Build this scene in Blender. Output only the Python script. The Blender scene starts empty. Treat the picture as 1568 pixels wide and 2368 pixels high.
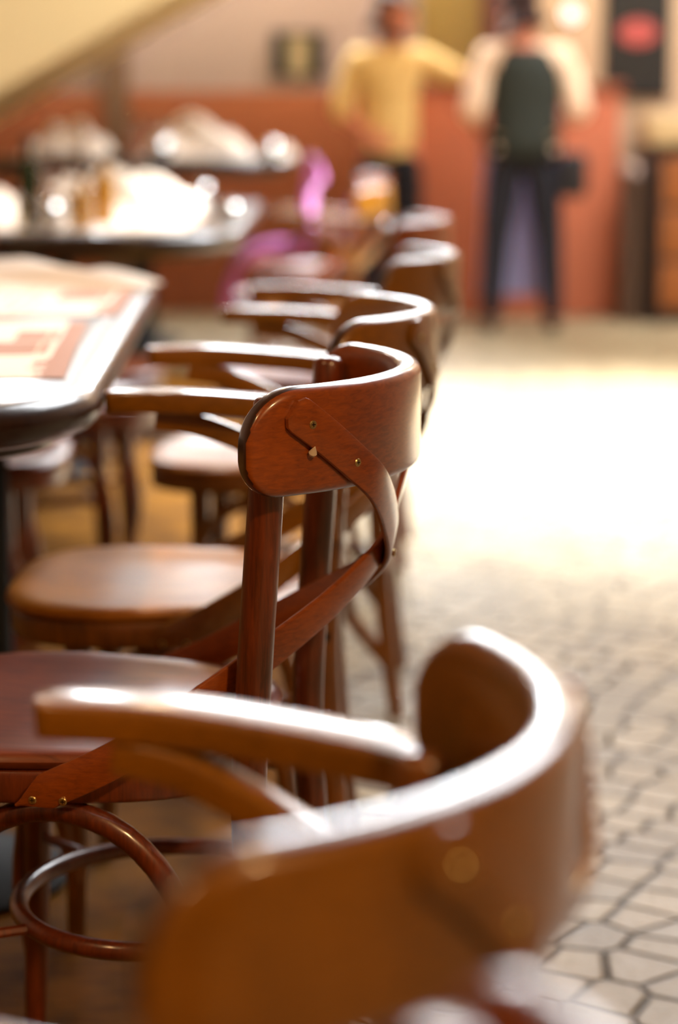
import bpy, bmesh, math, random
from mathutils import Vector, Matrix
random.seed(7)
sc = bpy.context.scene
COL = sc.collection
PI = math.pi
# ------------------------------------------------------------------ camera
CAM_H, PITCH, FPX = 1.10, math.radians(10.5), 5017.0
cam_d = bpy.data.cameras.new('camera')
cam = bpy.data.objects.new('camera', cam_d)
COL.objects.link(cam)
cam.location = (0, 0, CAM_H)
cam.rotation_euler = (PI/2 - PITCH, 0, 0)
cam_d.sensor_fit = 'VERTICAL'
cam_d.sensor_width = 15.63
cam_d.sensor_height = 23.6
cam_d.lens = FPX/2368*23.6
cam_d.clip_start = 0.05
cam_d.dof.use_dof = True
cam_d.dof.focus_distance = 2.07
cam_d.dof.aperture_fstop = 1.6
sc.camera = cam

def at(px, py, Y):
    """point at world depth Y seen at photo pixel px,py"""
    ax = (px-784)/FPX
    ay = (1184-py)/FPX
    cp, sp = math.cos(PITCH), math.sin(PITCH)
    d = Y/(cp + ay*sp)
    return Vector((ax*d, Y, CAM_H + d*(-sp + ay*cp)))

def onplane(px, py, z):
    ax = (px-784)/FPX
    ay = (1184-py)/FPX
    cp, sp = math.cos(PITCH), math.sin(PITCH)
    d = (z-CAM_H)/(-sp+ay*cp)
    return Vector((ax*d, d*(cp+ay*sp), z))

# ------------------------------------------------------------------ materials
def srgb(r, g, b):
    f = lambda c: (c/255/12.92) if c/255 <= .04045 else ((c/255+.055)/1.055)**2.4
    return (f(r), f(g), f(b), 1)

def base_mat(name):
    m = bpy.data.materials.new(name)
    m.use_nodes = True
    nt = m.node_tree
    return m, nt, nt.nodes['Principled BSDF']

def plain(name, col, rough=.5, metal=0., emit=None, coat=0., noise=.12, nscale=20., trans=0., sheen=0.):
    m, nt, b = base_mat(name)
    tc = nt.nodes.new('ShaderNodeTexCoord')
    nz = nt.nodes.new('ShaderNodeTexNoise')
    nz.inputs['Scale'].default_value = nscale
    nz.inputs['Detail'].default_value = 4
    nt.links.new(tc.outputs['Object'], nz.inputs['Vector'])
    mx = nt.nodes.new('ShaderNodeMix'); mx.data_type = 'RGBA'
    nt.links.new(nz.outputs['Fac'], mx.inputs['Factor'])
    mx.inputs['A'].default_value = tuple(c*(1-noise) for c in col[:3])+(1,)
    mx.inputs['B'].default_value = tuple(min(1, c*(1+noise)) for c in col[:3])+(1,)
    nt.links.new(mx.outputs['Result'], b.inputs['Base Color'])
    b.inputs['Roughness'].default_value = rough
    b.inputs['Metallic'].default_value = metal
    b.inputs['Coat Weight'].default_value = coat
    b.inputs['Coat Roughness'].default_value = .12
    b.inputs['Transmission Weight'].default_value = trans
    if sheen: b.inputs['Sheen Weight'].default_value = sheen
    if emit:
        b.inputs['Emission Color'].default_value = emit[:3]+(1,)
        b.inputs['Emission Strength'].default_value = emit[3]
    return m

def wood(name, dark, light, rough=.34, coat=.9, gscale=(60, 60, 5), coat_rough=.13):
    m, nt, b = base_mat(name)
    tc = nt.nodes.new('ShaderNodeTexCoord')
    mp = nt.nodes.new('ShaderNodeMapping')
    mp.inputs['Scale'].default_value = gscale
    nt.links.new(tc.outputs['Object'], mp.inputs['Vector'])
    nz = nt.nodes.new('ShaderNodeTexNoise')
    nz.inputs['Scale'].default_value = 3.2
    nz.inputs['Detail'].default_value = 7
    nz.inputs['Roughness'].default_value = .65
    nz.inputs['Distortion'].default_value = .6
    nt.links.new(mp.outputs['Vector'], nz.inputs['Vector'])
    big = nt.nodes.new('ShaderNodeTexNoise')
    big.inputs['Scale'].default_value = 7
    big.inputs['Detail'].default_value = 2
    nt.links.new(tc.outputs['Object'], big.inputs['Vector'])
    rp = nt.nodes.new('ShaderNodeValToRGB')
    rp.color_ramp.elements[0].position = .34
    rp.color_ramp.elements[0].color = dark
    rp.color_ramp.elements[1].position = .66
    rp.color_ramp.elements[1].color = light
    ad = nt.nodes.new('ShaderNodeMath'); ad.operation = 'MULTIPLY_ADD'
    nt.links.new(big.outputs['Fac'], ad.inputs[0])
    ad.inputs[1].default_value = .55
    sb = nt.nodes.new('ShaderNodeMath'); sb.operation = 'MULTIPLY_ADD'
    nt.links.new(nz.outputs['Fac'], sb.inputs[0]); sb.inputs[1].default_value = .6
    sb.inputs[2].default_value = -.08
    nt.links.new(sb.outputs[0], ad.inputs[2])
    nt.links.new(ad.outputs[0], rp.inputs['Fac'])
    nt.links.new(rp.outputs['Color'], b.inputs['Base Color'])
    b.inputs['Roughness'].default_value = rough
    b.inputs['Coat Weight'].default_value = coat
    b.inputs['Coat Roughness'].default_value = coat_rough
    bp = nt.nodes.new('ShaderNodeBump')
    bp.inputs['Strength'].default_value = .05
    bp.inputs['Distance'].default_value = .002
    nt.links.new(nz.outputs['Fac'], bp.inputs['Height'])
    nt.links.new(bp.outputs['Normal'], b.inputs['Normal'])
    return m

M = {}
M['red_wood'] = wood('cherry stained beech', srgb(60, 24, 9), srgb(130, 56, 20))
M['honey_wood'] = wood('honey brown stained beech', srgb(72, 38, 6), srgb(140, 82, 14))
M['red_board'] = wood('cherry stained curved board', srgb(108, 46, 6), srgb(162, 78, 11), gscale=(22, 22, 90))
M['honey_board'] = wood('honey stained curved board', srgb(100, 60, 2), srgb(150, 94, 4), gscale=(22, 22, 90))
M['honey_seat'] = wood('honey brown seat', srgb(128, 74, 10), srgb(186, 116, 26), rough=.42, coat=.35, gscale=(5, 40, 40), coat_rough=.2)
M['red_seat'] = wood('reddish brown seat', srgb(84, 34, 14), srgb(140, 68, 30), rough=.4, coat=.5, gscale=(5, 40, 40), coat_rough=.18)
M['rim'] = wood('dark stained board rim', srgb(38, 18, 8), srgb(66, 32, 12))
M['dark_wood'] = wood('dark stained beech', srgb(42, 22, 14), srgb(84, 44, 24))
M['lacquer'] = wood('dark lacquered table wood', srgb(22, 12, 10), srgb(44, 26, 18), rough=.3, coat=.35, gscale=(4, 50, 50), coat_rough=.1)
M['brass'] = plain('brass screw metal', srgb(205, 185, 130), .3, 1., nscale=300)
M['black_metal'] = plain('black bolt metal', srgb(30, 30, 34), .3, .9, nscale=200)
M['chrome'] = plain('polished steel', srgb(225, 225, 222), .12, 1., noise=.02)
M['paper'] = plain('cream paper', srgb(246, 226, 204), .75, noise=.04)
M['ink'] = plain('brown printing ink', srgb(176, 124, 96), .7, noise=.08)
M['text'] = plain('pale brown printed text', srgb(224, 192, 160), .75, noise=.05)
M['napkin'] = plain('white napkin linen', srgb(244, 228, 208), .9, noise=.05, sheen=.2)
M['glue'] = plain('dried pale glue drip', srgb(214, 196, 176), .4)

def floor_mat():
    m, nt, b = base_mat('beige stone setts')
    tc = nt.nodes.new('ShaderNodeTexCoord')
    dn = nt.nodes.new('ShaderNodeTexNoise'); dn.inputs['Scale'].default_value = 1.3; dn.inputs['Detail'].default_value = 1
    nt.links.new(tc.outputs['Object'], dn.inputs['Vector'])
    dm = nt.nodes.new('ShaderNodeVectorMath'); dm.operation = 'MULTIPLY_ADD'
    nt.links.new(dn.outputs['Color'], dm.inputs[0])
    dm.inputs[1].default_value = (.16, .16, 0)
    nt.links.new(tc.outputs['Object'], dm.inputs[2])
    rot = nt.nodes.new('ShaderNodeMapping'); rot.inputs['Rotation'].default_value = (0, 0, .5)
    nt.links.new(dm.outputs[0], rot.inputs['Vector'])
    vs = []
    for feat in ('DISTANCE_TO_EDGE', 'F1'):
        v = nt.nodes.new('ShaderNodeTexVoronoi'); v.voronoi_dimensions = '2D'
        v.feature = feat
        v.inputs['Scale'].default_value = 12
        v.inputs['Randomness'].default_value = .5
        nt.links.new(rot.outputs['Vector'], v.inputs['Vector'])
        vs.append(v)
    jr = nt.nodes.new('ShaderNodeMapRange')
    jr.inputs['From Min'].default_value = .01; jr.inputs['From Max'].default_value = .08
    nt.links.new(vs[0].outputs['Distance'], jr.inputs['Value'])
    hsv = nt.nodes.new('ShaderNodeSeparateColor')
    nt.links.new(vs[1].outputs['Color'], hsv.inputs['Color'])
    tone = nt.nodes.new('ShaderNodeValToRGB')
    tone.color_ramp.elements[0].color = srgb(116, 98, 68)
    tone.color_ramp.elements[1].color = srgb(152, 132, 98)
    nt.links.new(hsv.outputs[0], tone.inputs['Fac'])
    mx = nt.nodes.new('ShaderNodeMix'); mx.data_type = 'RGBA'
    nt.links.new(jr.outputs['Result'], mx.inputs['Factor'])
    mx.inputs['A'].default_value = srgb(78, 64, 36)
    nt.links.new(tone.outputs['Color'], mx.inputs['B'])
    nt.links.new(mx.outputs['Result'], b.inputs['Base Color'])
    n2 = nt.nodes.new('ShaderNodeTexNoise'); n2.inputs['Scale'].default_value = 1.1; n2.inputs['Detail'].default_value = 3
    nt.links.new(tc.outputs['Object'], n2.inputs['Vector'])
    rr = nt.nodes.new('ShaderNodeMapRange')
    rr.inputs['From Min'].default_value = .35; rr.inputs['From Max'].default_value = .65
    rr.inputs['To Min'].default_value = .40; rr.inputs['To Max'].default_value = .56
    nt.links.new(n2.outputs['Fac'], rr.inputs['Value'])
    nt.links.new(rr.outputs['Result'], b.inputs['Roughness'])
    n3 = nt.nodes.new('ShaderNodeTexNoise'); n3.inputs['Scale'].default_value = 26; n3.inputs['Detail'].default_value = 3
    nt.links.new(tc.outputs['Object'], n3.inputs['Vector'])
    ma = nt.nodes.new('ShaderNodeMath'); ma.operation = 'MULTIPLY_ADD'
    nt.links.new(n3.outputs['Fac'], ma.inputs[0]); ma.inputs[1].default_value = .5
    nt.links.new(jr.outputs['Result'], ma.inputs[2])
    bp = nt.nodes.new('ShaderNodeBump'); bp.inputs['Strength'].default_value = .9; bp.inputs['Distance'].default_value = .014
    nt.links.new(ma.outputs[0], bp.inputs['Height'])
    nt.links.new(bp.outputs['Normal'], b.inputs['Normal'])
    return m
M['floor'] = floor_mat()
M['floor_wood'] = wood('golden brown floorboards', srgb(72, 42, 5), srgb(128, 82, 14), rough=.8, coat=0, gscale=(4, 30, 30), coat_rough=.35)
M['floor_wood'].node_tree.nodes['Principled BSDF'].inputs['Specular IOR Level'].default_value = .12
M['plaster'] = plain('mauve beige plaster', srgb(150, 130, 132), .85, nscale=2)
M['brown_wall'] = plain('brown plaster', srgb(120, 88, 62), .85, nscale=2)
M['cream_wall'] = plain('cream plaster', srgb(184, 154, 122), .85, nscale=2)
M['terracotta'] = plain('terracotta painted panelling', srgb(130, 66, 34), .6, nscale=2, noise=.08)
M['terracotta2'] = plain('orange red painted counter front', srgb(178, 96, 62), .55, nscale=2, noise=.08)
M['olive'] = plain('olive brown door leaf', srgb(104, 80, 26), .6, nscale=3)
M['maroon'] = plain('maroon door frame paint', srgb(74, 32, 24), .5, nscale=3)
M['ceiling'] = plain('brown boarded ceiling', srgb(120, 92, 66), .9, nscale=2)
M['yellow'] = plain('yellow plaster', srgb(246, 222, 164), .8, nscale=2, noise=.06)
M['pillar'] = plain('dark brown post paint', srgb(92, 66, 52), .6, nscale=4)
M['black'] = plain('black painted wood', srgb(12, 14, 12), .85)
M['slate'] = plain('dark menu board slate', srgb(26, 21, 16), .9)
M['frame_mid'] = plain('tan print', srgb(150, 132, 108), .8)
M['red_sign'] = plain('pink red sign enamel', srgb(160, 66, 60), .5)
M['steel'] = plain('brushed steel', srgb(120, 100, 88), .35, .9, nscale=40)
M['stone_top'] = plain('cream stone worktop', srgb(190, 160, 112), .5)
M['cab_dark'] = plain('dark cabinet wood', srgb(44, 22, 12), .45)
M['cab_door'] = plain('amber cabinet door', srgb(140, 76, 22), .5)
M['glass'] = plain('clear glass', (1, 1, 1, 1), .02, trans=1., noise=0)
M['bottle'] = plain('dark green bottle glass', srgb(26, 40, 22), .08, noise=.05)
M['oil'] = plain('amber oil glass', srgb(180, 130, 40), .1, noise=.05)
M['purple'] = plain('purple wool cloth', srgb(170, 76, 150), .9, noise=.15, sheen=.3)
M['skin'] = plain('skin', srgb(214, 132, 98), .55, noise=.06)
M['hair'] = plain('dark brown hair', srgb(46, 22, 16), .9)
M['yellow_shirt'] = plain('pale yellow cotton', srgb(230, 192, 118), .85, noise=.06)
M['white_shirt'] = plain('cream white cotton', srgb(240, 206, 172), .85, noise=.05)
M['vest'] = plain('black green waistcoat cloth', srgb(34, 38, 28), .8)
M['trousers'] = plain('black navy trouser cloth', srgb(24, 22, 30), .85)
M['apron'] = plain('blue grey apron cloth', srgb(176, 172, 200), .85)
M['shoe'] = plain('black leather shoe', srgb(20, 16, 14), .35)
M['pouch'] = plain('black pouch leather', srgb(24, 20, 24), .5)
def emission(name, col, s):
    m = bpy.data.materials.new(name); m.use_nodes = True
    nt = m.node_tree; nt.nodes.clear()
    e = nt.nodes.new('ShaderNodeEmission'); o = nt.nodes.new('ShaderNodeOutputMaterial')
    e.inputs['Color'].default_value = col; e.inputs['Strength'].default_value = s
    nt.links.new(e.outputs[0], o.inputs['Surface'])
    return m
M['daylight'] = emission('daylit frosted pane', (.90, .95, 1, 1), 60)
M['daylight_side'] = emission('daylit frosted side pane', (.95, .97, 1, 1), 20)
M['lamp'] = emission('lit globe lamp', (1, .9, .8, 1), 2.6)
M['white_frame'] = plain('white window frame', srgb(200, 190, 176), .6)

# ------------------------------------------------------------------ object helpers
def setp(o, label=None, cat=None, group=None, kind=None):
    if label: o['label'] = label
    if cat: o['category'] = cat
    if group: o['group'] = group
    if kind: o['kind'] = kind
    return o

def finish(bm, sharp=35):
    bmesh.ops.recalc_face_normals(bm, faces=bm.faces)
    me = bpy.data.meshes.new('mesh')
    bm.to_mesh(me); bm.free()
    me.polygons.foreach_set('use_smooth', [True]*len(me.polygons))
    me.set_sharp_from_angle(angle=math.radians(sharp))
    return me

def obj(name, bm, mats, parent=None, sharp=35, loc=None):
    me = finish(bm, sharp) if isinstance(bm, bmesh.types.BMesh) else bm
    me.name = name
    if not isinstance(mats, (list, tuple)): mats = [mats]
    if not me.materials:
        for m in mats: me.materials.append(M[m] if isinstance(m, str) else m)
    o = bpy.data.objects.new(name, me)
    COL.objects.link(o)
    if parent: o.parent = parent
    if loc: o.location = loc
    return o

def empty(name, loc=(0, 0, 0), rz=0, label=None, cat=None, group=None):
    o = bpy.data.objects.new(name, None)
    o.empty_display_size = .1
    COL.objects.link(o)
    o.location = loc; o.rotation_euler = (0, 0, rz)
    return setp(o, label, cat, group)

def dup(root, loc, rz, label, group=None, scale=None):
    r = root.copy(); COL.objects.link(r)
    r.location = loc; r.rotation_euler = (0, 0, rz); r['label'] = label
    if scale: r.scale = scale
    if group: r['group'] = group
    for ch in list(root.children):
        c = ch.copy(); COL.objects.link(c); c.parent = r
        for g in list(ch.children):
            d = g.copy(); COL.objects.link(d); d.parent = c
    return r

def struct(name, bm, mats, parent=None):
    o = obj(name, bm, mats, parent)
    if parent is None: o['kind'] = 'structure'
    return o

def box(bm, lo, hi, bevel=0., mat=0, M4=None):
    lo, hi = Vector(lo), Vector(hi)
    r = bmesh.ops.create_cube(bm, size=1)
    vs = r['verts']
    for v in vs:
        v.co = Vector((lo[i]+(v.co[i]+.5)*(hi[i]-lo[i]) for i in range(3)))
    fs = {f for v in vs for f in v.link_faces}
    for f in fs: f.material_index = mat
    if bevel:
        es = {e for v in vs for e in v.link_edges}
        rr = bmesh.ops.bevel(bm, geom=list(es), offset=bevel, segments=3, profile=.6, affect='EDGES')
        vs = list({v for f in rr['faces'] for v in f.verts} | {v for v in vs if v.is_valid})
    if M4:
        for v in {v for v in vs if v.is_valid}: v.co = M4 @ v.co
    return bm

def NB(): return bmesh.new()
def bx(lo, hi, bevel=0.): return box(NB(), lo, hi, bevel)

def catmull(pts, n=8):
    P = [Vector(p) for p in pts]
    out = []
    ext = [P[0]*2-P[1]] + P + [P[-1]*2-P[-2]]
    for i in range(len(P)-1):
        a, b, c, d = ext[i:i+4]
        for k in range(n):
            t = k/n
            out.append(.5*((2*b)+(c-a)*t+(2*a-5*b+4*c-d)*t*t+(3*b-a-3*c+d)*t**3))
    out.append(P[-1])
    return out

def sweep(bm, path, sections, normals=None, closed=False, caps=True):
    """path: points; sections: one list or a list of lists of (a,b); a along the normal, b along tangent x normal"""
    n = len(path)
    rings = []
    prevN = None
    for i, p in enumerate(path):
        if closed: t = path[(i+1) % n]-path[i-1]
        else: t = path[min(i+1, n-1)]-path[max(i-1, 0)]
        t = t.normalized()
        if normals is not None:
            N = Vector(normals[i])
        elif prevN is None:
            N = Vector((0, 0, 1)) if abs(t.z) < .9 else Vector((1, 0, 0))
        else: N = prevN
        N = (N - t*N.dot(t)).normalized()
        prevN = N
        B = t.cross(N)
        sec = sections[i] if isinstance(sections[0], list) else sections
        rings.append([bm.verts.new(p+N*a+B*b) for a, b in sec])
    m = len(rings[0])
    for i in range(n if closed else n-1):
        A, Bq = rings[i], rings[(i+1) % n]
        for k in range(m):
            bm.faces.new((A[k], A[(k+1) % m], Bq[(k+1) % m], Bq[k]))
    if caps and not closed:
        bm.faces.new(rings[0][::-1]); bm.faces.new(rings[-1])
    return bm

def circ(r, n=14, ry=None):
    ry = r if ry is None else ry
    return [(r*math.cos(2*PI*k/n), ry*math.sin(2*PI*k/n)) for k in range(n)]

def rrect(w, h, r, n=4):
    """rounded rectangle, w along a, h along b"""
    out = []
    for cx, cy, a0 in ((w/2-r, h/2-r, 0), (-w/2+r, h/2-r, PI/2), (-w/2+r, -h/2+r, PI), (w/2-r, -h/2+r, 1.5*PI)):
        for k in range(n+1):
            a = a0+PI/2*k/n
            out.append((cx+r*math.cos(a), cy+r*math.sin(a)))
    return out

def tube(bm, pts, r, n=14, closed=False):
    pts = [Vector(p) for p in pts]
    if isinstance(r, (int, float)): return sweep(bm, pts, circ(r, n), closed=closed)
    return sweep(bm, pts, [circ(q, n) for q in r], closed=closed)

def lathe(bm, prof, n=24, org=(0, 0, 0)):
    org = Vector(org)
    rings = []
    for r, z in prof:
        if r < 1e-5: rings.append([bm.verts.new(org+Vector((0, 0, z)))])
        else: rings.append([bm.verts.new(org+Vector((r*math.cos(2*PI*k/n), r*math.sin(2*PI*k/n), z))) for k in range(n)])
    for A, B in zip(rings, rings[1:]):
        if len(A) == 1 and len(B) == 1: continue
        for k in range(n):
            k2 = (k+1) % n
            if len(A) == 1: bm.faces.new((A[0], B[k2], B[k]))
            elif len(B) == 1: bm.faces.new((A[k], A[k2], B[0]))
            else: bm.faces.new((A[k], A[k2], B[k2], B[k]))
    for R, s in ((rings[0], -1), (rings[-1], 1)):
        if len(R) > 1: bm.faces.new(R[::s])
    return bm

# ------------------------------------------------------------------ bentwood chairs
# local frame: faces -x, width along y, floor at z=0
XC = .236           # chord line of the backrest arc
RB, BTH = .268, .027  # centre-line radius and thickness of the backrest board
BA = math.radians(58.5)
BZ0, BZ1 = .737, .842
XO = XC - RB*math.cos(math.radians(53))   # arc centre

def bpt(beta, r, z): return Vector((XO+r*math.cos(beta), r*math.sin(beta), z))

def backrest_bm():
    bm = NB()
    N = 64
    path, secs, nor = [], [], []
    U = BA*RB
    rt, rb = .056, .034
    us = [-U+2*U*(.5-.5*math.cos(PI*k/N)) for k in range(N+1)]
    zc = (BZ0+BZ1)/2
    for u in us:
        d = U-abs(u)
        top, bot = BZ1, BZ0
        if d < rt: top = BZ1-rt*(1-math.sqrt(max(0, 1-((rt-d)/rt)**2)))
        if d < rb: bot = BZ0+rb*(1-math.sqrt(max(0, 1-((rb-d)/rb)**2)))
        dip = .004*math.sin(PI*(u+U)/(2*U))
        top -= dip*0
        b = u/RB
        path.append(bpt(b, RB, zc))
        nor.append((math.cos(b), math.sin(b), 0))
        h = max(.006, top-bot)
        th = BTH
        if d < .008: th = BTH - .012*(1-math.sqrt(max(0, 1-((.008-d)/.008)**2)))
        s = rrect(th, h, min(.0105, h*.3, th*.42), 5)
        off = (top+bot)/2-zc
        secs.append([(a, off*1.+bb) for a, bb in s])
    # tangent x normal: for this direction of travel it points down (-z)
    secs = [[(a, -bb) for a, bb in s] for s in secs]
    sweep(bm, path, secs, nor)
    bmesh.ops.recalc_face_normals(bm, faces=bm.faces)
    for f in bm.faces:
        c = f.calc_center_median(); rad = Vector((c.x-XO, c.y, 0)).normalized()
        if abs(f.normal.dot(rad)) < .55: f.material_index = 1
    return bm

SX = -.012
def seat_outline(t, grow=0.):
    c, s = math.cos(t), math.sin(t)
    e = 2/3.3
    x = (.212+grow)*math.copysign(abs(c)**e, c)
    y = (.214+grow)*math.copysign(abs(s)**e, s)
    y *= 1-.20*max(0, (x+.05))/.3      # narrower at the rear
    return Vector((SX+x, y, 0))

def seat_bm():
    bm = NB(); n = 72
    prof = [(-.019, .452), (-.006, .452), (-.001, .4555), (.001, .461), (-.002, .4665), (-.008, .4695), (-.02, .470), (-.035, .4675), (-.06, .4625), (-.1, .459), (-.15, .4575), (-.19, .457)]
    rings = []
    for g, z in prof:
        rings.append([bm.verts.new(seat_outline(2*PI*k/n, g)+Vector((0, 0, z))) for k in range(n)])
    for A, B in zip(rings, rings[1:]):
        for k in range(n):
            bm.faces.new((A[k], A[(k+1) % n], B[(k+1) % n], B[k]))
    bm.faces.new(rings[-1]); bm.faces.new(rings[0][::-1])
    return bm

def ring_bm():
    bm = NB(); n = 72
    path = [seat_outline(2*PI*k/n, -.017)+Vector((0, 0, .4335)) for k in range(n)]
    nor = [(0, 0, 1)]*n
    return sweep(bm, path, rrect(.036, .026, .006, 3), nor, closed=True)

REAR = [(.246, .182, 0, .0135), (.226, .178, .16, .0155), (.211, .174, .34, .0175), (.209, .172, .44, .0180), (.2155, .172, .56, .0180), (.2255, .172, .70, .0178), (.2335, .172, .822, .0172)]
def rear_leg_bm(s, ztop=.818):
    R = REAR
    if ztop < .8:
        R = REAR[:-2]+[(.222, .172, .66, .0178), (.2300, .172, ztop, .0172)]
    return _rear(s, R)
def _rear(s, REAR):
    pts = [Vector((x, s*y, z)) for x, y, z, r in REAR]
    P = catmull(pts, 6)
    rad = [REAR[min(len(REAR)-1, i//6)][3]*(1-(i % 6)/6)+REAR[min(len(REAR)-1, i//6+1)][3]*((i % 6)/6) for i in range(len(P))]
    # rounded top
    top = P[-1]
    P += [top+Vector((0, 0, .004)), top+Vector((0, 0, .0065))]
    rad += [rad[-1]*.88, rad[-1]*.66]
    return tube(NB(), P, rad, 20)

FRONT = [(-.126, .168, 0, .0125), (-.119, .170, .20, .0155), (-.114, .171, .33, .018), (-.114, .171, .42, .0185)]
def front_leg_bm(s):
    pts = [Vector((x, s*y, z)) for x, y, z, r in FRONT]
    P = catmull(pts, 6)
    rad = [FRONT[min(3, i//6)][3]*(1-(i % 6)/6)+FRONT[min(3, i//6+1)][3]*((i % 6)/6) for i in range(len(P))]
    return tube(NB(), P, rad, 18)

def arch_bm(s):
    pts = []
    for k in range(25):
        a = PI*k/24
        pts.append(Vector((.010-.150*math.cos(a), s*(.176+.012*math.sin(a)), .185+.222*math.sin(a)**.85)))
    pts = [Vector((-.123, s*.172, .09))]+pts+[Vector((.229, s*.180, .10))]
    return tube(NB(), pts, .0125, 14)

def hoop_bm():
    n = 48; bm = NB()
    tube(bm, [Vector((.072+.152*math.cos(2*PI*k/n), .163*math.sin(2*PI*k/n), .25)) for k in range(n)], .0105, 12, closed=True)
    for sy in (-1, 1):
        tube(bm, [(-.034, sy*.114, .25), (-.116, sy*.170, .252)], .006, 8)
        tube(bm, [(.178, sy*.114, .25), (.218, sy*.175, .252)], .006, 8)
    return bm

def strap_ctrl(s, arms=False):
    """starts on the -y side of the board for s=+1"""
    Ro = RB+BTH/2+.0035
    c = []
    d = math.radians
    for b, z in (((-30, .826), (-24, .803), (-18, .773), (-13, .742)) if arms else ((-49, .822), (-42, .797), (-34, .767), (-26, .737))):
        p = bpt(d(b), Ro, z); c.append((p, (math.cos(d(b)), math.sin(d(b)), 0)))
    q0 = ((XC+.1085, -.032, .712), (.97, -.2, 0)) if arms else ((XC+.098, -.060, .693), (.93, -.36, .0))
    rest = [q0,
            ((XC+.100 if arms else XC+.090, 0.000, .680 if arms else .650), (1, 0.0, -.12)),
            ((XC+.052, .066, .607), (.86, .48, -.25)),
            ((XC-.006, .130, .564), (.62, .76, -.2)),
            ((XC-.085, .187, .513), (.40, .91, -.1)),
            ((XC-.155, .2165, .470), (.12, .99, 0)),
            ((XC-.215, .2255, .441), (.02, 1, 0)),
            ((XC-.252, .2255, .423), (.0, 1, 0))]
    inner = 0 if s > 0 else -.0075
    for k, (p, nn) in enumerate(rest):
        q = Vector(p)+Vector(nn).normalized()*(inner if k < 4 else 0)
        c.append((q, nn))
    return c

def strap_bm(s, arms=False):
    c = strap_ctrl(s, arms)
    P = catmull([p for p, n in c], 8)
    Nn = catmull([n for p, n in c], 8)
    if s < 0:
        P = [Vector((p.x, -p.y, p.z)) for p in P]; Nn = [Vector((p.x, -p.y, p.z)) for p in Nn]
    n = len(P); secs = []
    L = [0]
    for i in range(1, n): L.append(L[-1]+(P[i]-P[i-1]).length)
    for i in range(n):
        w = .037
        d = L[i]
        if d < .012: w = .037-.016*(1-math.sqrt(max(0, 1-((.012-d)/.012)**2)))
        e = L[-1]-d
        if e < .034: w = max(.003, .037*e/.034)
        secs.append(rrect(.0062, w, min(.002, w*.3), 2))
    # pointed lower end stays flush with its lower edge
    return sweep(NB(), P, secs, Nn)

def screw_bm():
    bm = NB()
    lathe(bm, [(0, -.002), (.0038, -.002), (.0042, .0004), (.0034, .0012), (.0012, .0012), (0, .0012)], 14)
    box(bm, (-.0022, -.0004, .0008), (.0022, .0004, .0014), mat=1); box(bm, (-.0004, -.0022, .0008), (.0004, .0022, .00135), mat=1)
    return bm
SCREW = finish(screw_bm()); SCREW.materials.append(M['brass']); SCREW.materials.append(M['black_metal'])
def add_screw(parent, p, n, slotted=True):
    o = obj('screw', SCREW, 'brass', parent)
    o.location = p
    o.rotation_euler = Vector(n).to_track_quat('Z', 'Y').to_euler()
    return o

def arm_bm(s):
    P = catmull([Vector((.240, s*.240, .728)), Vector((.18, s*.254, .735)), Vector((.10, s*.258, .742)), Vector((.03, s*.258, .746)), Vector((-.03, s*.252, .746)), Vector((-.060, s*.247, .745))], 8)
    n = len(P); secs = []
    for i in range(n):
        t = i/(n-1)
        w = .046+.008*math.sin(PI*t)
        d = (1-t)*.27
        if d < .02: w -= .022*(1-math.sqrt(max(0, 1-((.02-d)/.02)**2)))
        d0 = t*.27
        if d0 < .01: w -= .012*(1-math.sqrt(max(0, 1-((.01-d0)/.01)**2)))
        secs.append(rrect(.027, w, .0045, 3))
    return sweep(NB(), P, secs, [(0, 0, 1)]*n)

def arm_brace_bm(s):
    P = catmull([Vector((.0, s*.246, .722)), Vector((.05, s*.243, .715)), Vector((.11, s*.234, .692)), Vector((.168, s*.220, .662)), Vector((.205, s*.203, .612)), Vector((.214, s*.198, .56))], 8)
    return sweep(NB(), P, rrect(.027, .027, .005, 3), [(0, s*.25, 1) if i < 20 else (-1, 0, .3) for i in range(0)] or None)

def back_frame_end_bm(s):
    return None

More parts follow.
